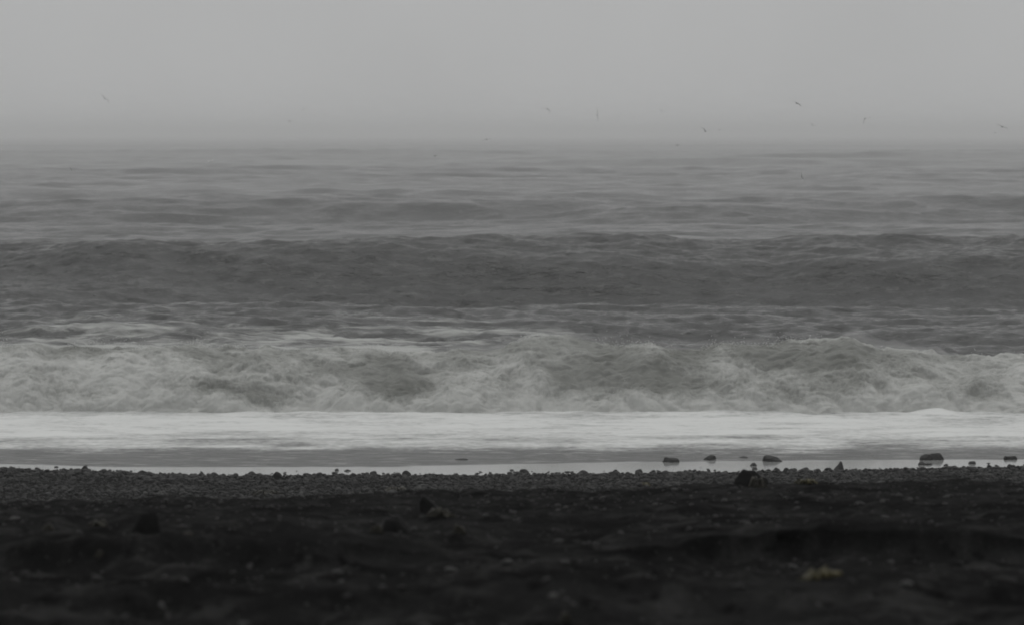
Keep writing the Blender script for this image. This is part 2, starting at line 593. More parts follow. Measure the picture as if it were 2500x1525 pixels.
sd = np.concatenate([np.linspace(86, 104, 40)[:-1], np.linspace(104, 122, 120)[:-1], np.linspace(122, 158, 330)[:-1], np.linspace(158, 300, 340)[:-1],
                     np.linspace(300, 600, 210)[:-1], np.linspace(600, 1300, 210)[:-1], np.geomspace(1300, 9000, 90)])
su = np.concatenate([-np.geomspace(5.5, 1.52, 16)[:-1], np.linspace(-1.5, 1.5, 430), np.geomspace(1.52, 5.5, 16)[1:]])
SU, SD = np.meshgrid(su, sd)
SX = SU * (SD * 1250 / FPX + 0.5)
spacing = np.maximum(np.gradient(SD, axis=0), np.abs(np.gradient(SX, axis=1)) * 0.7)
SZ = sea_z(SX, SD, spacing)
SZ = SZ - 0.9 * (1 - smooth(87, 92.5, SD))                      # dips away under the breaker
left = 0.25 + 0.75 * smooth(8, -10, SX)
sfoam = -0.88 + 0.78 * smooth(129, 106, SD) + 0.75 * left * smooth(130, 110, SD) + 0.35 * smooth(99, 92, SD)
sfoam = sfoam + 0.55 * fbm(SX / 7.0, SD / 5.0, 2.2, 3)
sfoam = np.where(SD > 142, -3, sfoam)
put('sea', grid_mesh('sea', SX, SD, SZ, {'foam': sfoam, 'chop': 0.14 + 0.13 * smooth(500, 2000, SD)}), MAT_SEA, kind='structure')

# ---------------------------------------------------------------- the breaking wave
PROF_V = np.linspace(0, 1, 12)
PROF_T = np.array([-0.35, 0.0, 0.28, 0.62, 1.1, 1.7, 2.4, 3.2, 4.2, 5.8, 7.8, 9.5])
PROF_H = np.array([-0.10, 0.0, 0.26, 0.46, 0.66, 0.83, 0.95, 1.0, 0.90, 0.50, 0.12, -0.2])
wx = np.concatenate([np.linspace(-48, -17.5, 110)[:-1], np.linspace(-17.5, 17.5, 900)[:-1], np.linspace(17.5, 48, 110)])
wv = np.concatenate([np.linspace(0, 0.66, 190)[:-1], np.linspace(0.66, 1, 44)])
WX, WV = np.meshgrid(wx, wv)
T = spline(PROF_V, PROF_T, WV)
Hh = spline(PROF_V, PROF_H, WV)
zc = spline(BREAK_X, BREAK_Z, WX) * (1 + 0.07 * pn(WX / 0.9, 2.0) + 0.03 * pn(WX / 0.35, 4.0))
base_d = 83.4 + 0.5 * pn(WX / 2.6, 6.1) + 0.3 * pn(WX / 0.8, 2.6) + 0.15 * pn(WX / 0.3, 8.6)
WD = base_d + T
WZ = zc * Hh
face = smooth(0.02, 0.14, WV) * smooth(1.0, 0.75, WV)
qx, qy, qz = WX + 0.35 * pn(WX / 1.1, WD / 1.1, WZ / 0.9 + 4), WD, WZ + 0.3 * pn(WX / 1.0 + 7, WD / 1.0, WZ / 0.9)
disp = 0.0
for lam, a in ((2.3, 0.22), (1.05, 0.13), (0.5, 0.08), (0.24, 0.045), (0.12, 0.026)):
    disp = disp + a * (np.abs(pn(qx / lam, qy / lam, qz / lam + lam * 13)) * 2.0 - 0.45)
disp = disp * face
WD2 = WD - 0.80 * disp
WZ2 = WZ + 0.62 * disp
wf = 0.60 + 0.60 * fbm(qx / 2.2, qy / 2.2, qz / 1.1, 4, 0.55) + 0.35 * np.clip(disp / 0.25, -1, 1.5) * 0.5
wf = wf + 0.95 * smooth(0.42, 0.02, WZ / np.maximum(zc, 0.3)) * smooth(0.4, 0.1, WV)
wf = wf + 0.22 * smooth(-2, -11, WX) + 0.30 * smooth(7, 12, WX)
for px, py, rx_, rz_, s in ((1440, 900, 0.9, 0.32, 0.75), (1560, 905, 1.0, 0.3, 0.6), (1860, 862, 0.7, 0.25, 0.85), (1690, 865, 0.5, 0.22, 0.5),
                            (980, 925, 0.8, 0.2, 0.4), (760, 965, 0.9, 0.2, 0.25), (930, 975, 1.1, 0.2, 0.25), (520, 925, 1.1, 0.2, 0.2),
                            (260, 960, 0.9, 0.25, 0.2), (1990, 870, 0.7, 0.2, 0.4), (1400, 985, 1.2, 0.12, 0.4), (830, 900, 0.8, 0.15, 0.45)):
    X0, _, Z0 = at(px, py, 85.2)
    wf = wf - s * np.exp(-(((WX - X0) / rx_) ** 2 + ((WZ2 - Z0) / rz_) ** 2)) * smooth(0.7, 0.6, WV)
wf = wf - 0.25 * smooth(0.66, 0.8, WV) - 0.28 * smooth(0.7, 1.0, WZ2 / np.maximum(zc, 0.3))
wave = put('breaking_wave', grid_mesh('breaking_wave', WX, WD2, WZ2, {'foam': wf}), MAT_BREAK,
           'grey-green wave breaking into churning white water along the shore', 'wave')

# flying drops above the crest and at the foot of the falling water
N = 24000
sx = rng.uniform(-17.5, 17.5, N)
burst = np.clip(0.25 + 1.1 * pn(sx / 1.7, 8.8) + 0.5 * pn(sx / 0.5, 3.3), 0.02, None)
keep = rng.uniform(0, 1.2, N) < burst
sx = sx[keep]
N = len(sx)
top_i = np.argmax(WZ2, axis=0)
szc = np.interp(sx, wx, WZ2.max(axis=0))
syc = np.interp(sx, wx, WD2[top_i, np.arange(len(wx))])
foot = rng.uniform(0, 1, N) < 0.4
rise = rng.exponential(0.11, N) * np.clip(burst[keep], 0.2, 1.2)
sy = np.where(foot, 83.75 + rng.normal(0, 0.22, N), syc + rng.normal(0, 0.25, N))
sz = np.where(foot, 0.05 + rise * 1.5, szc - 0.03 + rise * 0.8)
size = rng.uniform(0.0025, 0.007, N)
tet = np.array([[1, 1, 1], [1, -1, -1], [-1, 1, -1], [-1, -1, 1]], float)
P = np.stack([sx, sy, sz], -1)
V = (P[:, None, :] + tet[None] * size[:, None, None]).reshape(-1, 3)
tf = np.array([[0, 1, 2], [0, 3, 1], [0, 2, 3], [1, 3, 2]])
F = (np.arange(N)[:, None, None] * 4 + tf[None]).reshape(-1, 3)
MAT_SPRAY = plain_material('spray_drops', (0.62, 0.63, 0.62), (0.72, 0.73, 0.72), 0.6)
put('spray', mesh_from_arrays('spray', V, F), MAT_SPRAY, kind='stuff', parent=wave)

# fine spray hanging over the broken water: a closed, lumpy bank of thin mist
mx = np.linspace(-20, 20, 240)
ma = np.linspace(0, 2 * math.pi, 40, endpoint=False)
MX, MA = np.meshgrid(mx, ma)
mz = np.interp(mx, wx, WZ2.max(axis=0))[None, :]
grow = 1 + 0.22 * pn(MX / 1.6, np.cos(MA) * 1.4, np.sin(MA) * 1.4) + 0.22 * pn(MX / 0.6, np.cos(MA) * 2.6, np.sin(MA) * 2.6)
endt = smooth(0, 0.06, (MX + 20) / 40) * smooth(1, 0.94, (MX + 20) / 40)
MY = 84.6 + (1.7 * np.cos(MA) * grow + 0.9 * np.sin(MA)) * endt
MZ = 0.52 * mz + (0.56 * mz + 0.04) * np.sin(MA) * grow * endt
v = np.stack([MX, MY, MZ], -1).transpose(1, 0, 2).reshape(-1, 3)
i_ = np.arange(len(mx) * len(ma)).reshape(len(mx), len(ma))
j_ = np.roll(i_, -1, axis=1)
mf = np.stack([i_[:-1], i_[1:], j_[1:], j_[:-1]], -1).reshape(-1, 4)
MIST = bpy.data.materials.new('spray_mist')
MIST.use_nodes = True
MIST.node_tree.nodes.clear()
mo = MIST.node_tree.nodes.new('ShaderNodeOutputMaterial')
mv = MIST.node_tree.nodes.new('ShaderNodeVolumePrincipled')
mv.inputs['Color'].default_value = (0.97, 0.975, 0.965, 1)
mv.inputs['Density'].default_value = 0.12
MIST.node_tree.links.new(mv.outputs[0], mo.inputs['Volume'])
mist_me = mesh_from_arrays('mist', v, mf)
bm = bmesh.new()
bm.from_mesh(mist_me)
bmesh.ops.holes_fill(bm, edges=bm.edges)
bmesh.ops.recalc_face_normals(bm, faces=bm.faces)
bm.to_mesh(mist_me)
bm.free()
put('mist', mist_me, MIST, kind='stuff', parent=wave)

# ---------------------------------------------------------------- foam sheet and shallow water in front of it
fx = np.concatenate([np.linspace(-48, -14.5, 60)[:-1], np.linspace(-14.5, 14.5, 520)[:-1], np.linspace(14.5, 48, 60)])
fd = np.linspace(72.6, 85.2, 200)
FX, FD = np.meshgrid(fx, fd)
ridge = 83.1 + 0.4 * pn(FX / 5.0, 2.7)
fz = -0.03 + 0.04 * smooth(72.6, 73.5, FD) + 0.03 * smooth(73, 77, FD) + 0.012 * pn(FX / 0.9, FD / 0.3) + 0.008 * pn(FX / 0.35, FD / 0.16, 2.0) + smooth(74, 82, FD) * (0.02 * pn(FX / 2.2, FD / 1.3) + 0.025 * pn(FX / 0.8, FD / 0.6) + 0.012 * pn(FX / 0.3, FD / 0.25))
fz = fz + (0.03 + 0.05 * pn(FX / 3.1, 9.2) + 0.03 * pn(FX / 0.9, 1.2)) * np.exp(-((FD - ridge) / 0.55) ** 2)
X0 = at(2290, 1000, 83)[0]
fz = fz + 0.10 * np.exp(-((FX - X0) / 0.5) ** 2 - ((FD - 83.0) / 0.5) ** 2)
edge = 72.85 + 0.8 * pn(FX / 4.5, 6.6, FD / 4) + 0.65 * pn(FX / 1.3, 3.1, FD / 1.5) + 0.22 * pn(FX / 0.45, 5.1, FD / 0.5) - 0.1 * smooth(-4, -14, FX)
ff = -0.55 + 1.1 * smooth(-0.6, 2.6, FD - edge) + 0.30 * smooth(75.5, 79, FD) + 0.25 * fbm(FX / 3.0, FD / 1.2, 4.4, 3)
ff = ff - 0.22 * smooth(81.5, 83.2, FD) * np.clip(0.55 + 1.1 * pn(FX / 0.9, FD / 0.35, 7.0) + 0.6 * pn(FX / 3.0, 4.0), 0, 1.3)
put('foam', grid_mesh('foam', FX, FD, fz, {'foam': ff}), MAT_FOAM,
    'bright white sheet of foam spread in front of the breaking wave', 'foam', kind='stuff')

hx = np.concatenate([np.linspace(-48, -14, 40)[:-1], np.linspace(-14, 14, 260)[:-1], np.linspace(14, 48, 40)])
hd = np.linspace(67.5, 73.4, 130)
HX, HD = np.meshgrid(hx, hd)
BOUND_X = [(p - 1250) / FPX * 71.5 for p in (-600, 0, 400, 900, 1300, 1700, 2500, 3100)]
BOUND_D = [depth_on_water(p) for p in (1132, 1133, 1139, 1139, 1131, 1126, 1121, 1120)]
bound = spline(BOUND_X, BOUND_D, HX) + 0.10 * pn(HX / 3.0, 4.1)
rip = smooth(-0.18, 0.32, HD - bound)
hz = rip * (0.012 * pn(HX / 0.9, HD / 0.3) + 0.008 * pn(HX / 0.35, HD / 0.13, 2.0))
put('shallow_water', grid_mesh('shallow_water', HX, HD, hz, {'ripple': rip}), MAT_SHALLOW, kind='structure')


# ---------------------------------------------------------------- stones
def ico(sub):
    bm = bmesh.new()
    bmesh.ops.create_icosphere(bm, subdivisions=sub, radius=1.0)
    v = np.array([p.co[:] for p in bm.verts])
    f = np.array([[p.index for p in fc.verts] for fc in bm.faces])
    bm.free()
    return v, f


ICO1, ICO2, ICO3, ICO4 = ico(1), ico(2), ico(3), ico(4)


def pebble_shape(base, seed, flat=0.55, rough=0.22, square=0.0):
    """unit stone, about 2 long in x, sitting on z = 0"""
    v, f = base
    r = np.random.default_rng(seed)
    o = r.uniform(0, 50, 3)
    d = 1 + rough * pn(v[:, 0] * 0.9 + o[0], v[:, 1] * 0.9 + o[1], v[:, 2] * 0.9 + o[2]) + rough * 0.35 * pn(v[:, 0] * 2.3 + o[1], v[:, 1] * 2.3 + o[2], v[:, 2] * 2.3)
    p = v * d[:, None]
    if square:
        p = np.sign(p) * np.abs(p) ** (1 - square)
    p = p * np.array([1.0, r.uniform(0.65, 0.95), flat])
    p[:, 2] -= p[:, 2].min() + 0.28 * flat
    return p, f


def chipped(p, n, seed, depth=(0.6, 0.9)):
    """knock flat faces off a stone"""
    r = np.random.default_rng(seed)
    for _ in range(n):
        d = r.normal(size=3)
        d[2] = abs(d[2]) * 0.8
        d /= np.linalg.norm(d)
        h = p @ d
        lim = h.max() * r.uniform(*depth)
        over = np.clip(h - lim, 0, None)
        p = p - d[None] * over[:, None] * 0.9
    return p


def rock(name, label, px, base_py, w, h, mat, seed, profile=None, depth=0.8, chips=5, rough=0.2, D=None, group=None, sink=0.12, cat='rock', sub=ICO4):
    """a stone standing where the photograph shows it; w, h in photograph pixels; profile(x in -1..1) shapes its outline"""
    if D is None:
        gx, gy, gz = ground_hit(px, base_py)
    else:
        gx, gy, _ = at(px, base_py, D)
        gz = min(at(px, base_py, D)[2], float(beach_z(gx, D)) + 0.06)
    sc = gy / FPX
    wm, hm = w * sc, h * sc
    v, f = sub
    r = np.random.default_rng(seed)
    o = r.uniform(0, 60, 3)
    d = 1 + rough * pn(v[:, 0] + o[0], v[:, 1] + o[1], v[:, 2] + o[2]) + rough * 0.4 * pn(v[:, 0] * 2.6 + o[0], v[:, 1] * 2.6 + o[1], v[:, 2] * 2.6) \
        + rough * 0.16 * pn(v[:, 0] * 7 + o[0], v[:, 1] * 7 + o[1], v[:, 2] * 7)
    p = v * d[:, None]
    p = chipped(p, chips, seed + 1, (0.72, 0.95))
    p[:, 0] /= np.abs(p[:, 0]).max()
    p[:, 2] = np.where(p[:, 2] > 0, p[:, 2] / p[:, 2].max(), p[:, 2] * 0.6)
    if profile is not None:
        xs, hs = zip(*profile)
        top = spline(xs, hs, p[:, 0])
        # lift each column of the stone to the outline seen in the photograph, rounder away from it
        ring = np.sqrt(np.clip(1 - p[:, 0] ** 2, 0.04, 1))
        p[:, 2] = np.where(p[:, 2] > 0, np.clip(p[:, 2] / ring, 0, 1.05) * top, p[:, 2])
    q = np.stack([p[:, 0] * wm / 2, p[:, 1] * wm / 2 * depth, p[:, 2] * hm], -1)
    me = mesh_from_arrays(name, q, f)
    return put(name, me, mat, label, cat, group, loc=(gx, gy + wm * 0.2 * depth, gz - hm * sink * 0.3))


# rocks standing in the shallow water
rock('rock', 'flat-topped dark rock with a low ledge on its left in the shallows', 1638, 1127, 44, 12, MAT_ROCK, 101,
     [(-1, 0.1), (-0.82, 0.35), (-0.7, 0.95), (-0.3, 1.0), (0.3, 0.9), (0.8, 0.72), (1, 0.1)])
rock('rock', 'low domed dark rock alone in the shallow water', 1734, 1121, 34, 12, MAT_ROCK, 102,
     [(-1, 0.1), (-0.6, 0.5), (-0.1, 0.95), (0.3, 1.0), (0.75, 0.7), (1, 0.1)])
rock('rock', 'wedge-shaped dark rock, steep on the left and tapering right into shallow water', 1888, 1125, 52, 14, MAT_ROCK, 103,
     [(-1, 0.2), (-0.9, 0.8), (-0.6, 1.0), (-0.1, 0.95), (0.3, 0.75), (0.65, 0.4), (1, 0.05)])
rock('rock', 'small rounded rock between the wedge-shaped rock and the pebble beach', 1840, 1136, 20, 8, MAT_ROCK, 104,
     [(-1, 0.1), (-0.6, 0.7), (0, 1.0), (0.5, 0.8), (1, 0.2)])
rock('rock', 'pointed triangular dark rock standing up at the water edge', 2049, 1146, 27, 22, MAT_ROCK, 105,
     [(-1, 0.1), (-0.6, 0.4), (-0.1, 0.75), (0.3, 1.0), (0.55, 0.85), (0.85, 0.3), (1, 0.05)], chips=3)
rock('boulder', 'left and lower of the two touching boulders in the shallows', 2260, 1122, 33, 15, MAT_ROCK, 106,
     [(-1, 0.15), (-0.8, 0.75), (-0.4, 1.0), (0.4, 1.0), (0.8, 0.9), (1, 0.6)])
rock('boulder', 'right and taller of the two touching boulders in the shallows', 2287, 1121, 45, 17, MAT_ROCK, 107,
     [(-1, 0.3), (-0.8, 0.85), (-0.5, 1.0), (0.2, 1.0), (0.55, 0.85), (0.85, 0.35), (1, 0.08)])
rock('rock', 'rounded rock just in front of the two touching boulders', 2252, 1134, 22, 9, MAT_ROCK, 108,
     [(-1, 0.2), (-0.5, 0.9), (0.1, 1.0), (0.6, 0.6), (1, 0.2)])
rock('rock', 'low flat rock touching the rounded rock in front of the twin boulders', 2267, 1134, 22, 5, MAT_ROCK, 109)
rock('rock', 'small flat-topped rock in the thin water right of the twin boulders', 2374, 1131, 20, 7, MAT_ROCK, 110,
     [(-1, 0.2), (-0.6, 0.9), (0.5, 1.0), (1, 0.5)])
rock('rock', 'long low rock with a lump on its left, farthest right in the shallows', 2468, 1120, 36, 10, MAT_DULL, 111,
     [(-1, 0.5), (-0.75, 1.0), (-0.35, 0.75), (0.5, 0.78), (0.9, 0.6), (1, 0.2)])
rock('rock', 'dark round rock on the waterline at the right end of the beach', 2466, 1142, 19, 11, MAT_ROCK, 112)
rock('rock', 'thin flat rock barely above the rippled water left of the beach middle', 1128, 1122, 38, 3.5, MAT_ROCK, 113)
rock('rock', 'tiny domed rock alone in the bright film of water, left of the flat one', 822, 1148, 11, 6, MAT_ROCK, 114)
rock('rock', 'small flat rock in the bright film of water beside the tiny domed one', 848, 1149, 19, 5, MAT_ROCK, 115)
rock('rock', 'faint flat rock awash between the domed and the wedge-shaped rocks', 1815, 1117, 24, 4, MAT_ROCK, 116)

# stones on the edge of the beach, named by their place along it
EDGE = [(206, 1149, 26, 13, 'rounded grey stone standing on the beach edge at the far left'),
        (122, 1162, 26, 10, 'low dark stone among the pebbles near the left end of the beach'),
        (170, 1172, 23, 19, 'small dark triangular stone among the pebbles at the left'),
        (349, 1156, 27, 10, 'flat stone on the left part of the beach edge'),
        (299, 1155, 13, 8, 'small round stone left of the flat stone on the beach edge'),
        (360, 1171, 20, 9, 'stone lying just below the flat stone at left'),
        (676, 1169, 31, 19, 'big round-backed stone at the beach edge, left of centre'),
        (614, 1159, 25, 10, 'flat-topped stone left of the big round-backed stone'),
        (912, 1157, 20, 9, 'low stone at the beach edge left of the twin-humped stone'),
        (992, 1159, 24, 12, 'twin-humped dark stone at the beach edge near the middle'),
        (1278, 1155, 28, 12, 'cluster-topped stone at the beach edge right of the middle'),
        (1424, 1157, 27, 11, 'blocky stone with a flat top at the beach edge'),
        (1503, 1155, 25, 11, 'peaked stone at the beach edge left of two round stones'),
        (1560, 1155, 21, 12, 'round stone at the beach edge left of a wider one'),
        (1627, 1156, 28, 9, 'wide low stone at the beach edge below the flat-topped rock'),
        (1862, 1153, 13, 9, 'small upright stone at the beach edge, leftmost below the wedge-shaped rock'),
        (1843, 1145, 15, 6, 'flat stone at the water edge under the small rounded rock'),
        (1896, 1152, 23, 13, 'tall round stone at the beach edge under the wedge-shaped rock'),
        (1921, 1150, 23, 10, 'smooth round stone right of the tall round stone'),
        (1940, 1148, 15, 7, 'small stone between two smooth round stones at the edge'),
        (1966, 1151, 29, 12, 'broad humped stone at the beach edge left of the pointed rock'),
        (2022, 1148, 21, 8, 'low round stone touching the left of the pointed rock'),
        (2043, 1154, 28, 9, 'flat stone lying in front of the pointed rock'),
        (2113, 1149, 13, 8, 'small round stone right of the pointed rock'),
        (2210, 1147, 12, 8, 'small dark stone at the edge left of the twin boulders'),
        (2255, 1148, 22, 10, 'humped stone at the beach edge below the twin boulders'),
        (2330, 1143, 22, 8, 'low broad stone at the beach edge right of the twin boulders'),
        (2415, 1140, 14, 7, 'small stone at the beach edge near the right end')]
for i, (px, py, w, h, lab) in enumerate(EDGE):
    prof = [(-1, 0.1), (0.05, 1.0), (0.3, 0.8), (1, 0.05)] if 'triangular' in lab or 'peaked' in lab else None
    rock('stone', lab, px, py, w, h, MAT_ROCK if i % 3 else MAT_DULL, 200 + i, prof, group='stones along the beach edge', sub=ICO3, cat='stone')
rock('stone', 'smooth pale oval stone lying among the pebbles near the middle', 1023, 1196, 31, 11, MAT_PALE, 301, cat='stone')

# stones on the sand in the foreground, out of focus
rock('rock', 'dark rounded rock half sunk in the sand at the left', 355, 1302, 82, 54, MAT_BLACK, 311,
     [(-1, 0.1), (-0.6, 0.55), (-0.2, 0.95), (0.35, 1.0), (0.8, 0.7), (1, 0.1)])
rock('rock', 'black rock with a shiny wet top on the sand near the middle', 962, 1296, 84, 40, MAT_WET, 312,
     [(-1, 0.1), (-0.5, 0.85), (0.0, 1.0), (0.5, 0.8), (0.85, 0.5), (1, 0.1)])
rock('rock', 'tilted angular rock with a pale upper edge behind the black shiny rock', 1052, 1252, 62, 42, MAT_WET, 313,
     [(-1, 0.5), (-0.75, 0.9), (-0.5, 1.0), (0.1, 0.7), (0.5, 0.4), (1, 0.1)], chips=6)
rock('rock', 'dark angular rock standing on the crest of the beach', 1836, 1196, 92, 54, MAT_BLACK, 314,
     [(-1, 0.35), (-0.75, 0.8), (-0.4, 1.0), (0.0, 0.97), (0.4, 0.78), (0.8, 0.62), (1, 0.2)], D=29.6)
rock('rock', 'broad low rock lying in front of the dark angular rock', 1790, 1209, 84, 22, MAT_DULL, 315,
     [(-1, 0.1), (-0.5, 0.7), (0, 1.0), (0.5, 0.8), (1, 0.1)], D=28.6)
rock('rock', 'greyish low stone left of and behind the broad low rock', 1750, 1207, 56, 22, MAT_DULL, 316, D=29.0, sub=ICO3)
rock('rock', 'small blurred dark stone on the beach crest right of the dark angular rock', 1937, 1197, 24, 14, MAT_ROCK, 317, D=29.4, sub=ICO3)
PALE = [(2195, 1209, 18, 6, 'pale flat pebble on the dark sand, leftmost of two at the right'),
        (2222, 1221, 14, 8, 'pale pebble on the dark sand, lower right of two'),
        (1352, 1458, 28, 11, 'pale flat pebble low in the foreground right of the middle'),
        (393, 1488, 26, 20, 'pale lumpy stone in the near foreground at left'),
        (410, 1506, 12, 13, 'small bright pebble touching the pale lumpy stone'),
        (172, 1376, 13, 9, 'small bright pebble alone on the sand at the far left'),
        (998, 1246, 11, 8, 'tiny bright pebble left of the tilted angular rock'),
        (530, 1267, 13, 7, 'tiny pale pebble on the sand left of the middle'),
        (1997, 1480, 14, 8, 'small grey pebble below the yellow kelp'),
        (747, 1482, 13, 11, 'small bright pebble in the near foreground left of the middle'),
        (1192, 1227, 12, 6, 'tiny pale pebble on the beach crest right of the tilted rock'),
        (36, 1268, 34, 8, 'pale flat stone on the sand at the left edge'),
        (2155, 1224, 14, 7, 'dull pebble left of the two pale ones at the right')]
for i, (px, py, w, h, lab) in enumerate(PALE):
    rock('pebble', lab, px, py, w, h, MAT_PALE, 400 + i, sub=ICO2, cat='pebble', group='pale pebbles on the dark sand')
for i, (px, py, w, h, lab) in enumerate([(2280, 1316, 22, 20, 'small round black stone on the dark sand ridge at the right'),
                                         (1962, 1466, 14, 12, 'small round black stone below the yellow kelp'),
                                         (1680, 1446, 20, 12, 'small black stone on a low sand hump in the near foreground'),
                                         (2122, 1462, 26, 9, 'flat black stone at the lower right of the yellow kelp')]):
    rock('stone', lab, px, py, w, h, MAT_ROCK, 440 + i, sub=ICO2, cat='stone', group='black stones on the foreground sand')

# the band of shingle: the 300 that show largest are stones of their own, the rest one mass
prng = np.random.default_rng(77)
shapes1 = [pebble_shape(ICO1, 900 + k, prng.uniform(0.3, 0.62), 0.35) for k in range(14)]
shapes2 = [pebble_shape(ICO2, 950 + k, prng.uniform(0.32, 0.62), 0.34, 0.1) for k in range(12)]
NP = 40000
q = -9.8 + 9.85 * prng.uniform(0, 1, NP) ** 0.85
u = prng.uniform(-1, 1, NP) * 11.5
Dp = shore(u) + q
size = prng.lognormal(math.log(0.017), 0.58, NP)
size *= (1 + 0.35 * smooth(-3.0, -0.2, q)) * (1 + 0.5 * pn(u / 1.7, Dp / 1.2, 6.0))
size = np.clip(size, 0.008, 0.055)
# a few stand off the edge in the film of water
off = prng.uniform(0, 1, NP) < 0.012
Dp = np.where(off, shore(u) + prng.exponential(0.55, NP), Dp)
# and ever fewer lie on the crest and across the dark sand
loose = (prng.uniform(0, 1, NP) < 0.13) & ~off
Dp = np.where(loose, 31.0 - 20 * prng.uniform(0, 1, NP) ** 2.4, Dp)
u = np.where(loose, u * 0.0164 * Dp, u)
size = np.where(loose, np.clip(prng.lognormal(math.log(0.0085), 0.5, NP), 0.003, 0.03), size)
zp = beach_z(u, Dp)
rot = prng.uniform(0, 2 * math.pi, NP)
tone = np.clip(prng.beta(1.6, 3.2, NP), 0, 1) * np.where(loose, 0.8, 1.0)
order = np.argsort(-size * np.where(np.abs(u) < 9.5, 1, 0.0) * np.where((q > -8) & ~loose, 1, 0))
big, rest = order[:300], order[300:]
big_meshes = []
for k, (p, f) in enumerate(shapes2):
    for tn in (0.15, 0.35, 0.6):
        me = mesh_from_arrays('pebble', p, f)
        a = me.attributes.new('tone', 'FLOAT', 'POINT')
        a.data.foreach_set('value', np.full(len(p), tn, np.float32))
        me.materials.append(MAT_PEBBLE)
        big_meshes.append(me)
for j in big:
    o = put('pebble', big_meshes[prng.integers(len(big_meshes))], None, 'dark rounded pebble among the larger ones in the shingle band',
            'pebble', 'larger pebbles of the shingle band')
    s = size[j]
    o.location = (u[j], Dp[j], zp[j] + 0.01)
    o.rotation_euler = (prng.normal(0, 0.12), prng.normal(0, 0.12), rot[j])
    o.scale = (s, s, s * prng.uniform(0.8, 1.25))
vs, fs, ts = [], [], []
base = 0
which = prng.integers(0, len(shapes1), len(rest))
for k, (p, f) in enumerate(shapes1):
    idx = rest[which == k]
    c, s_ = np.cos(rot[idx])[:, None], np.sin(rot[idx])[:, None]
    X = p[None, :, 0] * c - p[None, :, 1] * s_
    Y = p[None, :, 0] * s_ + p[None, :, 1] * c
    Zl = p[None, :, 2] + 0.22 * prng.normal(size=(len(idx), 1)) * X
    sz_ = size[idx][:, None]
    vv = np.stack([u[idx][:, None] + X * sz_, Dp[idx][:, None] + Y * sz_, zp[idx][:, None] + 0.1 * sz_ + Zl * sz_], -1)
    vs.append(vv.reshape(-1, 3))
    fs.append((np.arange(len(idx))[:, None, None] * len(p) + f[None]).reshape(-1, 3) + base)
    ts.append(np.repeat(tone[idx], len(p)))
    base += vs[-1].shape[0]
me = mesh_from_arrays('shingle', np.concatenate(vs), np.concatenate(fs))
a = me.attributes.new('tone', 'FLOAT', 'POINT')
a.data.foreach_set('value', np.concatenate(ts).astype(np.float32))
put('shingle', me, MAT_PEBBLE, 'band of small dark shingle between the sand and the water', 'shingle', kind='stuff')


# ---------------------------------------------------------------- seaweed
def seaweed(label, px, py, w, h, mat, seed, fronds=26, D=None):
    gx, gy, gz = ground_hit(px, py) if D is None else (at(px, py, D)[0], D, float(beach_z(at(px, py, D)[0], D)))
    sc = gy / FPX
    W_, H_ = w * sc, h * sc
    r = np.random.default_rng(seed)
    verts, faces = [(0, 0, 0.0), (0.002, 0.001, 0.001)], []
    for k in range(fronds):
        ang = r.uniform(-0.5, 0.5) + (math.pi if r.uniform() < 0.5 else 0) + r.normal(0, 0.5)
        ln = W_ * 0.5 * r.uniform(0.45, 1.0)
        hump = H_ * r.uniform(0.35, 1.1)
        wd = W_ * r.uniform(0.025, 0.055)
        x, y = 0.0, r.normal(0, 0.04) * W_
        prev = (0, 1)
        n = 8
        ph = r.uniform(0, 6.3)
        for i in range(1, n + 1):
            t = i / n
            ang += r.normal(0, 0.22)
            x += math.cos(ang) * ln / n
            y += math.sin(ang) * ln / n * 0.8
            z = hump * math.sin(math.pi * min(1, t * 0.85 + 0.12)) * (0.75 + 0.3 * math.sin(ph + 6 * t)) + 0.004
            ww = wd * (0.35 + 1.1 * math.sin(math.pi * (0.12 + 0.85 * t))) * (1 if i < n else 0.3)
            nx, ny = -math.sin(ang) * ww, math.cos(ang) * ww
            lift = ww * r.uniform(-0.8, 0.8)
            verts += [(x - nx, y - ny, z - lift), (x + nx, y + ny, z + lift)]
            b = len(verts) - 2
            faces.append((prev[0], prev[1], b + 1, b))
            prev = (b, b + 1)
    me = bpy.data.meshes.new('seaweed')
    me.from_pydata(verts, [], faces)
    me.shade_smooth()
    o = put('seaweed', me, mat, label, 'seaweed', 'clumps of washed-up seaweed', loc=(gx, gy, gz))
    sol = o.modifiers.new('thickness', 'SOLIDIFY')
    sol.thickness = 0.004
    return o


kelp = seaweed('yellow-brown strand of kelp lying on the dark sand at the lower right', 2000, 1414, 124, 16, MAT_KELP, 501, 40)
kelp.rotation_euler = (0, -0.16, 0.3)
seaweed('dark brown seaweed heaped against the tilted angular rock', 1075, 1264, 80, 18, MAT_WEED, 502, 34)
seaweed('small tuft of brown seaweed left of the black shiny rock', 918, 1304, 40, 22, MAT_WEED, 503)
seaweed('brown seaweed clump on the sand below right of the tilted rock', 1122, 1306, 38, 22, MAT_WEED, 504)
seaweed('dark seaweed clump right of the rounded rock in the sand', 458, 1318, 36, 16, MAT_WEED, 505)
seaweed('low seaweed patch on the sand above and left of the rounded rock', 240, 1286, 60, 14, MAT_WEED, 506)
seaweed('small seaweed tuft near the left edge of the sand', 116, 1296, 34, 14, MAT_WEED, 507)
seaweed('olive seaweed draped on the right of the dark angular rock', 1850, 1204, 56, 26, MAT_WEED, 508, 30, D=29.3)
seaweed('olive seaweed spread over the shingle right of the dark angular rock', 1968, 1182, 62, 12, MAT_KELP, 509, 24)
seaweed('thin olive seaweed on the shingle left of the dark angular rock', 1574, 1186, 44, 9, MAT_KELP, 510, 20)
seaweed('flattened olive seaweed on the shingle beside the pale oval stone', 965, 1198, 90, 9, MAT_WEED, 511, 24)
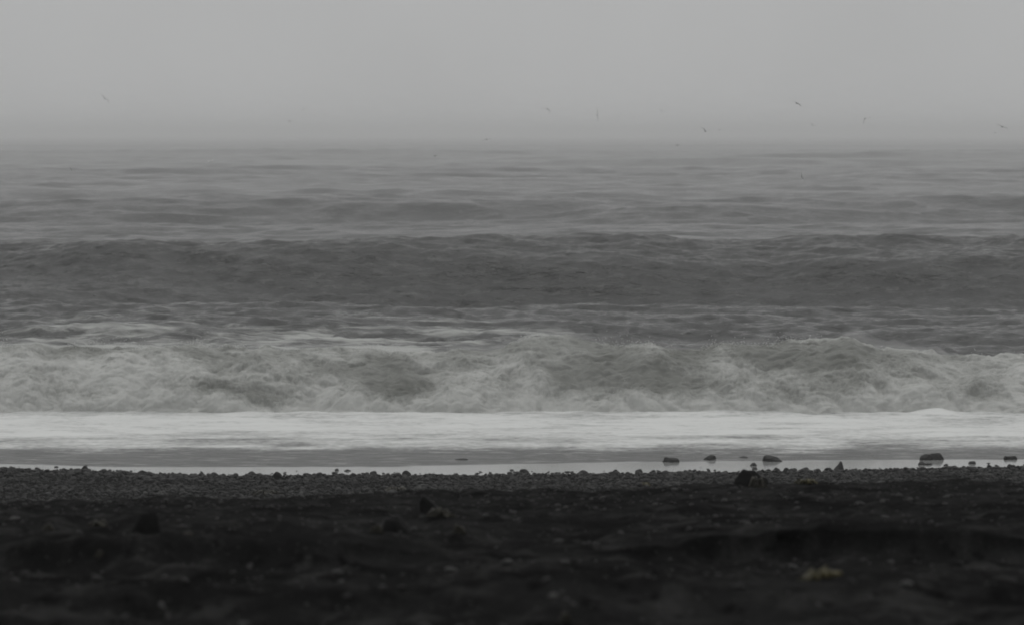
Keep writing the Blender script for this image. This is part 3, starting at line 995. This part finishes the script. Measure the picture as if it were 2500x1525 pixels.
seaweed('flattened brown seaweed on the shingle left of the middle', 650, 1207, 90, 9, MAT_WEED, 512, 24)
seaweed('faint brown seaweed tuft on the sand at the lower left', 243, 1368, 34, 18, MAT_WEED, 513)
seaweed('dark seaweed tuft at the bottom edge right of the middle', 1380, 1522, 34, 22, MAT_WEED, 514)


# ---------------------------------------------------------------- gulls
def gull_mesh(wl, wr, yaw, span=1.25):
    """one gull; wl and wr are (inner, outer) wing angles in degrees above level for the left and right wing as the viewer sees them"""
    verts, faces = [], []
    # body: rings along Y (bill towards -Y)
    rings = [(-0.27, 0.004, -0.01), (-0.225, 0.012, -0.005), (-0.20, 0.036, 0.008), (-0.165, 0.044, 0.012), (-0.13, 0.040, 0.005), (-0.07, 0.066, -0.005),
             (0.02, 0.074, -0.01), (0.10, 0.058, -0.004), (0.17, 0.034, 0.002), (0.22, 0.03, 0.004), (0.29, 0.045, 0.004)]
    m = 8
    for y, r, z in rings:
        flat = 0.25 if y > 0.2 else 1.0
        for k in range(m):
            a = 2 * math.pi * k / m
            verts.append((r * math.cos(a), y, z + r * math.sin(a) * flat))
    for i in range(len(rings) - 1):
        for k in range(m):
            a, b = i * m + k, i * m + (k + 1) % m
            faces.append((a, b, b + m, a + m))
    faces.append(tuple(range(m)))
    faces.append(tuple(range((len(rings) - 1) * m, len(rings) * m)))
    # wings: short chord sections from the shoulder through the wrist to the pointed tip
    half = span / 2 - 0.05
    for side, (a1, a2) in ((-1, wl), (1, wr)):
        secs = [(0.0, 0.085, 0.0), (0.16, 0.085, -0.02), (0.34, 0.08, -0.045), (0.45, 0.075, -0.055), (0.62, 0.06, -0.035), (0.82, 0.038, 0.015), (1.0, 0.006, 0.07)]
        x, z, t0 = side * 0.045, 0.015, 0.0
        start = len(verts)
        for t, ch, sw in secs:
            a = math.radians(a1 if t <= 0.45 else a2)
            x += side * math.cos(a) * (t - t0) * half
            z += math.sin(a) * (t - t0) * half
            t0 = t
            th = 0.008 * (1.3 - t)
            c = -0.04 + sw
            verts += [(x, c - ch, z), (x, c - ch * 0.3, z + th), (x, c + ch, z), (x, c - ch * 0.3, z - th)]
        for i in range(len(secs) - 1):
            for k in range(4):
                b0, b1 = start + i * 4 + k, start + i * 4 + (k + 1) % 4
                faces.append((b0, b1, b1 + 4, b0 + 4))
        faces.append(tuple(range(len(verts) - 4, len(verts))))
    me = bpy.data.meshes.new('gull')
    me.from_pydata(verts, [], faces)
    me.shade_smooth()
    bm = bmesh.new()
    bm.from_mesh(me)
    bmesh.ops.recalc_face_normals(bm, faces=bm.faces)
    bm.to_mesh(me)
    bm.free()
    return me


# column, row, distance, left wing, right wing, heading, roll, size, label
GULLS = [(256, 241, 480, (10, -8), (12, -14), 25, -42, 1.3, 'gull gliding with its wings slanting down to the right, high at the far left'),
         (741, 266, 700, (-20, -45), (15, -25), 30, 10, 1.1, 'faint gull with arched wings, left of the middle above the horizon'),
         (707, 296, 620, (4, -4), (4, -4), 55, 0, 1.2, 'gull seen level as a flat dark dash left of the middle'),
         (318, 479, 330, (10, 5), (12, 8), 15, -68, 1.1, 'gull banking on edge low over the waves at the left'),
         (1336, 266, 480, (6, -2), (-50, -78), 20, 0, 1.3, 'gull with one wing level and the other hanging straight down, near the middle'),
         (1458, 281, 470, (4, -4), (4, 4), 10, -88, 1.35, 'gull banked with wings straight up and down, right of the middle'),
         (1616, 271, 800, (10, 0), (16, 10), 25, -20, 1.2, 'faint gull far off, above the middle right of the horizon'),
         (1188, 341, 450, (-12, -40), (22, -6), 30, -6, 1.1, 'gull with bent wings right on the horizon, left of the middle'),
         (1722, 321, 440, (40, 10), (35, 10), 30, -12, 1.35, 'gull with both wings raised just above the horizon, right of the middle'),
         (1654, 355, 470, (4, -6), (2, -6), 60, 0, 1.1, 'dark dash-like gull skimming the sea just below the horizon'),
         (1062, 381, 420, (4, -8), (4, -8), 60, 0, 1.1, 'dark gull skimming the sea in the middle'),
         (1757, 317, 800, (6, 0), (6, 0), 50, 6, 1.1, 'faint gull beside the one with raised wings'),
         (1946, 253, 470, (25, 10), (-20, -35), 50, 0, 1.25, 'dark gull twisting in flight, highest at the right'),
         (2112, 290, 450, (-60, -86), (22, -12), 20, 0, 1.3, 'gull with left wing hanging down and right wing arched out, at the right'),
         (2447, 310, 440, (6, 10), (-4, -14), 25, -14, 1.35, 'gull gliding at a shallow slant near the right edge'),
         (1984, 306, 700, (14, 4), (18, 10), 30, -26, 1.1, 'faint slanting gull left of the gull with the hanging left wing'),
         (1957, 431, 380, (10, 5), (12, 4), 15, -75, 0.75, 'small gull banked upright low over the sea at the right'),
         (2430, 325, 800, (18, 4), (18, 4), 30, 0, 1.1, 'faint gull under the gliding gull at the right edge'),
         (175, 416, 420, (24, 8), (20, 6), 25, -35, 0.9, 'faint gull low over the waves near the left edge')]
for px, py, D, wl_, wr_, yaw, roll, span, lab in GULLS:
    o = put('gull', gull_mesh(wl_, wr_, yaw, span * 1.45), MAT_GULL, lab, 'bird', 'gulls wheeling over the sea', loc=at(px, py, D * 1.08))
    o.rotation_euler = (math.radians(-6), math.radians(-roll), math.radians(yaw))
o = put('gull', gull_mesh((8, -4), (8, -4), 40, 1.2), MAT_GULLW, 'white gull, a pale speck low over the sea at the left', 'bird', 'gulls wheeling over the sea', loc=at(513, 394, 430))
o.rotation_euler = (0, math.radians(-8), math.radians(50))

# ---------------------------------------------------------------- sea fog
HX0, HY0, HY1, HZ0, HZ1 = 7200.0, -230.0, 9100.0, -6.0, 16.0
bm = bmesh.new()
bmesh.ops.create_cube(bm, size=1.0)
for v in bm.verts:
    v.co = (v.co.x * 2 * HX0, HY0 + (v.co.y + 0.5) * (HY1 - HY0), HZ0 + (v.co.z + 0.5) * (HZ1 - HZ0))
me = bpy.data.meshes.new('haze')
bm.to_mesh(me)
bm.free()
HM = bpy.data.materials.new('sea_fog')
HM.use_nodes = True
HM.node_tree.nodes.clear()
ho = HM.node_tree.nodes.new('ShaderNodeOutputMaterial')
hv = HM.node_tree.nodes.new('ShaderNodeVolumePrincipled')
hv.inputs['Color'].default_value = (0.985, 0.99, 0.99, 1)
hv.inputs['Density'].default_value = 0.00057
hv.inputs['Anisotropy'].default_value = 0.0
HM.node_tree.links.new(hv.outputs[0], ho.inputs['Volume'])
put('haze', me, HM, 'pale sea fog hanging over the water and the beach', 'fog', kind='stuff')
